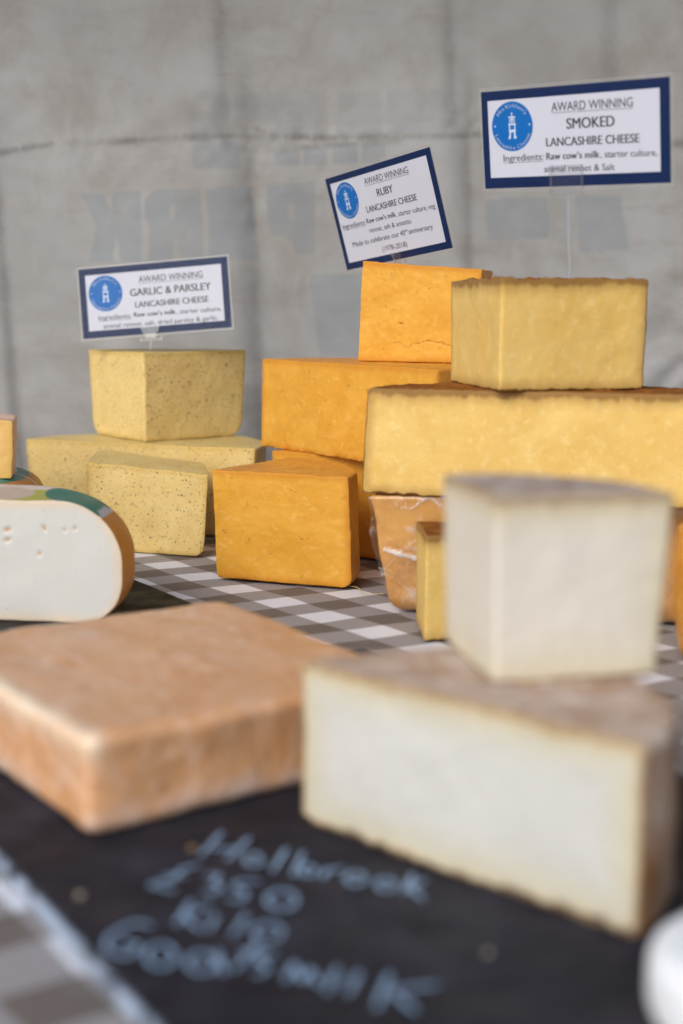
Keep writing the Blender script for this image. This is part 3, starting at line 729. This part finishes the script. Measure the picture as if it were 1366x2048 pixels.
cheese('cheese_half_wheel', 'wide pale yellow smoked half wheel with a thin brown rind, middle of the smoked stack', 'cheese',
       half(.0235, 1.348, .318, 1.238), .1172, .1005, M['smoked'], M['smoked_rind'], C=(.171, 1.293), inset=taper(-.004, .003, H=.1, rt=.004), seed=32, toprough=.0010, crumble=.0018, a1=.0009,
       marks=[(((.096, .1620),), .0009, .001)])
cheese('cheese_wedge', 'pale yellow smoked wedge with a brown crusty top under the smoked sign', 'cheese',
       sector(.1425, 1.284, .148, 17, .165, 101.5), .2180, .1010, M['smoked'], M['smoked_rind'], inset=taper(.003, .005, H=.1, rt=.003), seed=33, toprough=.0028, crumble=.0012, a1=.0008)
cheese('cheese_wedge', 'slim yellow smoked wedge with a brown top beside the wrapped brown cheese', 'cheese',
       sector(.0735, 1.232, .085, 12, .088, 92), 0, .0950, M['smoked'], M['smoked_rind'], inset=taper(.003, .004, H=.095, rt=.003), Rref=.085, seed=34, crumble=.0008)
cheese('cheese_wedge', 'mustard yellow cheese cut off by the right edge of the picture', 'cheese',
       sector(.365, 1.16, .084, 100, .084, 300), 0, .112, M['smoked'], M['ruby_rind'], inset=taper(.004, .012, H=.112, bulge=.004), Rref=.084, seed=35)
# left group on the small slate
def gouda_attr(V, W):
    x, y, z = V[:, 0], V[:, 1], V[:, 2]
    r = np.hypot(x + .350, y - 1.309)
    lab = (r < .136).astype(float) * (z > .06)
    c = np.tile(np.array([.66, .55, .47]), (len(V), 1))
    ye = np.hypot((x + .292) / .034, (y - 1.315) / .045) < 1; c[ye] = (.40, .38, .04)
    gr = np.hypot((x + .250 + (y - 1.33) * .25) / .030, (y - 1.325) / .060) < 1; c[gr] = (.015, .14, .09)
    bt = np.hypot((x + .335) / .045, (y - 1.33) / .05) < 1; c[bt] = (.55, .42, .33)
    dk = (np.abs(x + .218) < .004) & (np.abs(y - 1.30) < .02); c[dk] = (.42, .42, .44)
    return {'lab': c, 'labf': lab}
cheese('cheese_half_wheel', 'white goat cheese with orange waxed rim, green and yellow label and small holes', 'cheese',
       half(-.505, 1.322, -.199, 1.270, off=.010), .0062, .1125, M['gouda'], M['gouda_rind'], C=(-.352, 1.296), inset=taper(.0, .042, H=.1125, rt=.057), Rref=.152,
       seed=41, step=.0017, a1=.0006, a2=.0001, attrf=gouda_attr,
       marks=[(((-.3085, .0905), (-.3050, .0915)), .0022, .002), (((-.3085, .0815), (-.3055, .0822)), .0018, .002), (((-.2705, .0925), (-.2715, .0945)), .0018, .002),
              (((-.2520, .0925),), .0018, .002), (((-.2430, .0940), (-.2420, .0950)), .0017, .002), (((-.2770, .0690), (-.2765, .0710)), .0016, .002),
              (((-.2710, .1080),), .0011, .001), (((-.2190, .0740),), .0010, .001), (((-.2320, .0420),), .0008, .001), (((-.309, .016),), .0010, .001)])
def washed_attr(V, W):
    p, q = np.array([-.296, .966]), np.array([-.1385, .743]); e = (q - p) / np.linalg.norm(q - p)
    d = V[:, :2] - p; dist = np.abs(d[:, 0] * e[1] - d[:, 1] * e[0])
    f = np.exp(-((dist - .004) / .006) ** 2) * np.clip((V[:, 2] - .046) / .012, 0, 1) * (.85 + .4 * vnoise(W, .02, 91))  # cream band: worn fatty edge plus a highlight painted along the top edge
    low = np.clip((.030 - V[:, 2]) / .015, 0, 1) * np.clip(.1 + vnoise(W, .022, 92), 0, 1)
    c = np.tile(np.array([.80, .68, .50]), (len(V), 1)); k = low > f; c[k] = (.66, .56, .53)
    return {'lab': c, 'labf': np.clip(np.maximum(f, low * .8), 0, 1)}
def back_attr(V, W):
    r = np.hypot(V[:, 0] + .52, V[:, 1] - 1.66)
    c = np.tile(np.array([.06, .22, .17]), (len(V), 1)); c[r < .135] = (.62, .52, .44)
    return {'lab': c, 'labf': (r < .15).astype(float) * (V[:, 2] > .05)}
cheese('cheese_round', 'brown waxed round with green edged label, behind the white goat cheese', 'cheese',
       sector(-.512, 1.66, .160, 0, .160, 359), 0, .0975, M['gouda'], M['gouda_rind'], inset=taper(.0, .035, H=.0975, rt=.030), Rref=.16, seed=42, attrf=back_attr, step=.003)
cheese('cheese_wedge', 'pale orange cheese with thin pink rind on the waxed cheese, left edge', 'cheese',
       poly((-.53, 1.625), (-.373, 1.612), (-.379, 1.66), (-.43, 1.70), (-.53, 1.71), tags='crrrc'), .0980, .0690, M['yellow'], M['pink_rind'], C=(-.50, 1.62), inset=taper(.004, .004, H=.069, rt=.003), seed=43, dips=((-.36, 1.62, .03, .004),))
# foreground
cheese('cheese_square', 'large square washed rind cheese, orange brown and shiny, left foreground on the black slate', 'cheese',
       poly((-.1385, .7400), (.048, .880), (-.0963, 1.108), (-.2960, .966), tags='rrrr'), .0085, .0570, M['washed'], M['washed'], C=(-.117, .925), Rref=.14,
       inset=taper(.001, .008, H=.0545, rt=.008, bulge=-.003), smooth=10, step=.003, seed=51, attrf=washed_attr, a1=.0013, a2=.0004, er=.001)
cheese('cheese_half_wheel', 'big ivory half wheel with a mottled brown rind lying on the black slate, right foreground', 'cheese',
       half(-.0225, .7690, .1365, .6185), .0085, .0930, M['white'], M['nat_rind_dark'], C=(.057, .694), Rref=.109, inset=taper(-.001, .005, H=.092, rt=.004), seed=52, a1=.0009, crumble=.0030, edge_wob=.0032, step=.0022)
cheese('cheese_wedge', 'tall ivory wedge with a grey brown rind standing on the big ivory half wheel', 'cheese',
       sector(.0795, .7210, .0970, 11, .1055, 101), .1015, .0985, M['white_warm'], M['nat_rind'], inset=taper(.007, .006, H=.098, rt=.003), Rref=.105, seed=53, a1=.0008, crumble=.0010)
cheese('cheese_round', 'small bright white round cheese cut off at the bottom right corner', 'cheese',
       sector(.1790, .537, .055, 0, .055, 359), .0085, .035, M['fresh'], M['fresh'], inset=taper(.0, .012, H=.036, rt=.012), Rref=.056, seed=54, step=.0025)
CR = [(-.1287, .6639, .0026, 'crumb', 'pale crumb on the black slate near the left edge of the slate'),
      (.0658, .6045, .0020, 'crumb', 'pale crumb on the black slate below the big ivory half wheel'),
      (-.0798, .7268, .0024, 'crumb_rust', 'brown crumb on the slate beside the first chalk letter'),
      ]
for k, (x, y, r, mt, lb) in enumerate(CR):
    V, F, FT, at, W = solid(sector(x, y, r, 0, r * .8, 359)[1:], .0083, r * 1.1, step=r / 4, C=(x, y), er=r * .3, a1=r * .4, a2=r * .3, seed=80 + k)
    tag(mesh_obj('cheese_crumb', V, F, M[mt], None, (x, y, .0083), at), lb, 'crumb', 'crumbs on the black slate')
# crumbs and shavings stuck to lower edges of the big ivory half wheel
def shaving(parent_name, pts, r, mt, label):
    V = []; Fc = []
    P_ = np.array(pts)
    for i, p in enumerate(P_):
        for k in range(5):
            a = k / 5 * 2 * math.pi; V.append((p[0] + r * math.cos(a), p[1], max(.0002, p[2] + r * math.sin(a))))
    for i in range(len(P_) - 1):
        for k in range(5): Fc.append((5 * i + k, 5 * i + (k + 1) % 5, 5 * i + 5 + (k + 1) % 5, 5 * i + 5 + k))
    return tag(mesh_obj('cheese_shaving', V, Fc, mt, None, tuple(P_[0])), label, 'shaving')
sh = [(.008 + .034 * t + .003 * math.sin(t * 9), 1.470 - .045 * t + .008 * math.sin(t * 7 + 1), .0006) for t in np.linspace(0, 1, 22)]
shaving('', sh, .0004, M['garlic_rind'], 'thin curled cheese shaving on the cloth right of the squat orange wedge')

# ---------------------------------------------------------------- signs
def text_mesh(s, bold):
    cu = bpy.data.curves.new('t', 'FONT'); cu.body = s; cu.size = 1.0; cu.offset = 0
    cu.fill_mode = 'FRONT'
    cu.resolution_u = 4
    o = bpy.data.objects.new('t', cu); col.objects.link(o); bpy.context.view_layer.update()
    me = bpy.data.meshes.new_from_object(o.evaluated_get(bpy.context.evaluated_depsgraph_get()))
    bpy.data.objects.remove(o); bpy.data.curves.remove(cu)
    V = np.array([tuple(v.co) for v in me.vertices]); F = [tuple(p.vertices) for p in me.polygons]
    bpy.data.meshes.remove(me)
    if True:
        sh_ = .026 if bold else .009
        k = len(V); V = np.concatenate([V + [dx, 0, 0] for dx in (-sh_, 0, sh_)])
        V[:, 2] = np.repeat([0, .00001, .00002], k); F = [tuple(i + k * q for i in f) for q in range(3) for f in F]
    return V, F
CAP = text_mesh('H', False)[0][:, 1].max()
def lettering(root, s, x0, x1, yb0, yb1, cap, z, bold=False, mat='ink', underline=False):
    """one printed line: left/right end and baseline heights in mm"""
    V, F = text_mesh(s, bold)
    V = V.copy(); V[:, 0] -= V[:, 0].min(); w = V[:, 0].max()
    t = V[:, 0] / w
    X = (x0 + (x1 - x0) * t) / 1000; Yv = (yb0 + (yb1 - yb0) * t + V[:, 1] / CAP * cap) / 1000
    o = mesh_obj('lettering', np.stack([X, Yv, z + V[:, 2]], 1), F, M[mat], root, smooth=False)
    if underline:
        h = .45 if not bold else .6
        q = [(x0, yb0 - 1.6, 0), (x1, yb1 - 1.6, 0), (x1, yb1 - 1.6 + h, 0), (x0, yb0 - 1.6 + h, 0)]
        mesh_obj('underline', [(a / 1000, b / 1000, z) for a, b, _ in q], [(0, 1, 2, 3)], M[mat], root, smooth=False)
    return o
def arc_text(root, s, cx, cy, rad, cap, a_mid, span, inward, z):
    V, F = text_mesh(s, False); V = V.copy(); V[:, 0] -= V[:, 0].min(); w = V[:, 0].max()
    t = V[:, 0] / w - .5; y = V[:, 1] / CAP * cap
    if not inward: ang = a_mid - t * span; r = rad + y        # reads over the top
    else: ang = a_mid + t * span; r = rad - y                 # reads along the bottom
    mesh_obj('lettering', np.stack([cx + r * np.cos(ang), cy + r * np.sin(ang), np.full(len(t), z)], 1), F, M['logo_ink'], root, smooth=False)
def rect(mb, x0, x1, y0, y1, z): mb.add([(x0, y0, z), (x1, y0, z), (x1, y1, z), (x0, y1, z)], [(0, 1, 2, 3)])
def sign(pose, w, h, pap, logo, lines, label, lam, clip, stem_foot):
    X, Y, Z, ya, pi, ro = pose
    Rz = Matrix.Rotation(ro, 4, 'Z'); Rx = Matrix.Rotation(pi, 4, 'X'); Ry = Matrix.Rotation(ya, 4, 'Y')
    B = Matrix(((1, 0, 0, 0), (0, 0, -1, 0), (0, 1, 0, 0), (0, 0, 0, 1)))
    root = empty('price_sign', (0, 0, 0), label, 'sign', 'cheese name signs')
    root.matrix_world = Matrix.Translation((X, Y, Z)) @ B @ Ry @ Rx @ Rz
    t = .00025
    MB().box(-w / 2, w / 2, -h / 2, h / 2, -t, t).build('card', M['blue'], root)
    px0, px1, py0, py1 = [q / 1000 for q in pap]
    MB().box(px0, px1, py0, py1, t - .0001, t + .00008).build('white_panel', M['paper'], root)
    z = t + .00016
    lx, ly, lr = logo; nn = 64
    V = [(lx, ly, z)] + [(lx + lr * math.cos(2 * math.pi * i / nn), ly + lr * math.sin(2 * math.pi * i / nn), z) for i in range(nn)]
    lg = mesh_obj('logo', V, [(0, 1 + i, 1 + (i + 1) % nn) for i in range(nn)], M['logo'], root, smooth=False)
    z2 = z + .00008; k = lr
    mb = MB()
    def r4(x0, x1, y0, y1): rect(mb, lx + x0 * k, lx + x1 * k, ly + y0 * k, ly + y1 * k, z2)
    r4(-.025, .025, .30, .56); r4(-.17, .17, .34, .40); r4(-.11, .11, .27, .31)            # finial and cap
    r4(-.13, -.085, .10, .27); r4(.085, .13, .10, .27); r4(-.03, .03, .10, .27); r4(-.19, .19, .05, .10)
    r4(-.15, -.10, -.14, .05); r4(.10, .15, -.14, .05); r4(-.17, .17, -.18, -.13)
    r4(-.15, -.07, -.34, -.18); r4(.07, .15, -.34, -.18); r4(-.07, .07, -.23, -.18)
    mb.add([(lx - .15 * k, ly - .34 * k, z2), (lx - .07 * k, ly - .34 * k, z2), (lx - .09 * k, ly - .50 * k, z2), (lx - .21 * k, ly - .50 * k, z2)], [(0, 3, 2, 1)])
    mb.add([(lx + .07 * k, ly - .34 * k, z2), (lx + .15 * k, ly - .34 * k, z2), (lx + .21 * k, ly - .47 * k, z2), (lx + .06 * k, ly - .50 * k, z2)], [(0, 3, 2, 1)])
    mb.build('tower_emblem', M['logo_ink'], lg)
    arc_text(lg, "Mrs Kirkham's", lx, ly, lr * .76, lr * .15, math.pi / 2, R(112), False, z2)
    arc_text(lg, "Lancashire Cheese", lx, ly, lr * .93, lr * .15, -math.pi / 2, R(138), True, z2)
    for a in (R(177), R(3)):
        dm = MB(); dm.add([(lx + .84 * k * math.cos(a) + .035 * k * math.cos(q * math.pi / 4), ly + .84 * k * math.sin(a) + .035 * k * math.sin(q * math.pi / 4), z2) for q in range(8)], [tuple(range(8))])
        dm.build('emblem_dot', M['logo_ink'], lg)
    for L in lines: lettering(root, *L[:6], z, *L[6:])
    # laminate pouch: one clear sheet over the card and a clear welded margin round it
    lw, lh = lam[0] / 2000, lam[1] / 2000
    MB().box(-lw, lw, -lh, lh, .0009, .0011).build('laminate', M['laminate'], root)
    fm = MB()
    for a in ((-lw, lw, h / 2, lh), (-lw, lw, -lh, -h / 2), (-lw, -w / 2, -h / 2, h / 2), (w / 2, lw, -h / 2, h / 2)):
        fm.box(a[0], a[1], a[2], a[3], -.0002, .0003)
    fm.build('laminate_margin', M['laminate_edge'], root)
    # clear holder
    kind, cx, top, bot, cw = clip; cx /= 1000; top /= 1000; bot /= 1000; cw /= 2000
    cm = MB(); em = MB()
    if kind == 'u':
        cm.box(cx - cw, cx + cw, bot, top, .0016, .0026)
        for s in (-1, 1): em.box(cx + s * cw - .0012, cx + s * cw + .0012, bot - .001, top, .0014, .0032)
        em.box(cx - cw, cx + cw, bot - .0016, bot, -.0026, .0030); em.box(cx - cw, cx + cw, top - .0010, top, .0014, .0030)
    else:
        tw, bw = cw, cw * .45
        V = [(cx - tw, top, .0016), (cx + tw, top, .0016), (cx + bw, bot, .0016), (cx - bw, bot, .0016)]
        V += [(a, b, .0028) for a, b, _ in V]
        cm.add(V, [(0, 1, 2, 3), (7, 6, 5, 4), (0, 4, 5, 1), (1, 5, 6, 2), (2, 6, 7, 3), (3, 7, 4, 0)])
        for s in (-1, 1):
            e = .0009
            V = [(cx + s * tw - e, top, .0014), (cx + s * tw + e, top, .0014), (cx + s * bw + e, bot, .0014), (cx + s * bw - e, bot, .0014)]
            V += [(a, b, .0031) for a, b, _ in V]
            em.add(V, [(0, 1, 2, 3), (7, 6, 5, 4), (0, 4, 5, 1), (1, 5, 6, 2), (2, 6, 7, 3), (3, 7, 4, 0)])
        em.box(cx - tw * 1.15, cx + tw * 1.15, bot - .0030, bot - .0004, -.0020, .0030)
        for s in (-1, 1): em.box(cx + s * tw * 1.1 - .0015, cx + s * tw * 1.1 + .0015, bot - .0030, bot + .004, -.0028, -.0004)
    cm.build('clip', M['plastic'], root); em.build('clip_rim', M['plastic_edge'], root)
    inv = root.matrix_world.inverted()
    a = root.matrix_world @ Vector((cx, bot - .001, 0)); b = Vector(stem_foot)
    sm = MB(); r = .0019
    for (q0, q1, rr) in ((a, a.lerp(b, .45), .0018), (a.lerp(b, .45), b, .0014)):
        V = []
        for p in (q0, q1):
            for sx, sy in ((-1, -1), (1, -1), (1, 1), (-1, 1)): V.append(inv @ Vector((p.x + sx * rr, p.y + sy * rr * .6, p.z)))
        sm.add(V, [(0, 1, 5, 4), (1, 2, 6, 5), (2, 3, 7, 6), (3, 0, 4, 7), (3, 2, 1, 0), (4, 5, 6, 7)])
    sm.build('stem', M['plastic_edge'], root)
    return root
ING = "Ingredients:"
sign((-.2473, 1.9, .3023, -.1828, -.0717, .0806), .2053, .0922, (-93.6, 93.7, -36.6, 37.2), (-.0668, .0117, .0236),
     [("AWARD WINNING", -19.7, 68.3, 22.2, 21.9, 8.2, False, 'ink', True), ("GARLIC & PARSLEY", -32.9, 78.4, 5.1, 5.2, 9.4, True), ("LANCASHIRE CHEESE", -27, 74.1, -10.4, -10.4, 7.7, True),
      (ING, -79, -33.3, -22.8, -23.2, 6.1, False, 'ink', True), ("Raw cow\u2019s milk", -29.8, 28.0, -22.4, -22.8, 6.1, True), (", starter culture,", 28.9, 90.4, -23.0, -23.6, 6.0),
      ("animal rennet, salt, dried parsley & garlic.", -72.9, 85.6, -34.3, -34.9, 6.0)],
     'sign reading garlic and parsley above the herb-flecked wedge', (210.5, 97.6), ('v', -8.5, -36, -52, 26), (-.2545, 1.895, .228))
sign((.0524, 1.7, .402, -.9273, .2238, .1083), .2034, .113, (-93.9, 92.6, -48.4, 49.0), (-.068, .0248, .022),
     [("AWARD WINNING", -27, 56.9, 36.6, 36.0, 7.5, False, 'ink', True), ("RUBY", -8.6, 22.4, 19.7, 19.9, 8.6, True), ("LANCASHIRE CHEESE", -35.2, 60.9, 4.6, 4.2, 7.3, True),
      (ING, -89.4, -43, -7.4, -8.0, 5.9, False, 'ink', True), ("Raw cow\u2019s milk", -40.6, 16.7, -7.6, -7.9, 5.9, True), (", starter culture, veg", 17.6, 88.4, -8.1, -9.4, 5.8),
      ("rennet, salt & annatto.", -39.2, 42.6, -18.9, -19.4, 5.8), ("Made to celebrate our", -78.4, 14.3, -30.9, -30.9, 6.0), ("40", 16.5, 25.6, -31.0, -31.0, 6.0),
      ("th", 26.2, 31.0, -27.4, -27.4, 3.2), ("anniversary", 32.5, 76.7, -30.9, -31.3, 6.0), ("(1978-2018)", -23.1, 24.6, -43.9, -44.1, 6.0)],
     'tilted sign reading ruby, on top of the orange stack', (209, 119.0), ('v', 2.0, -47.5, -59, 18), (.0660, 1.712, .338))
sign((.2148, 1.36, .4511, -.6951, .1442, -.022), .1993, .0912, (-92.4, 89.8, -35.5, 36.8), (-.0654, .0119, .0231),
     [("AWARD WINNING", -21.5, 63.5, 23.1, 22.5, 8.0, False, 'ink', True), ("SMOKED", -5.8, 44.7, 6.5, 6.4, 9.4, True), ("LANCASHIRE CHEESE", -28.4, 69.6, -8.4, -9.1, 7.7, True),
      (ING, -76.7, -32, -20.5, -20.3, 6.2, False, 'ink', True), ("Raw cow\u2019s milk", -28.9, 28.4, -20.5, -20.8, 6.2, True), (", starter culture,", 29.2, 86.8, -20.8, -21.6, 6.0),
      ("animal rennet & Salt", -31.5, 43.7, -31.9, -32.6, 6.0)],
     'largest sign, reading smoked, on a long clear stem at the upper right', (205.5, 98.3), ('u', -6.6, -26, -52.5, 34), (.2140, 1.352, .317))
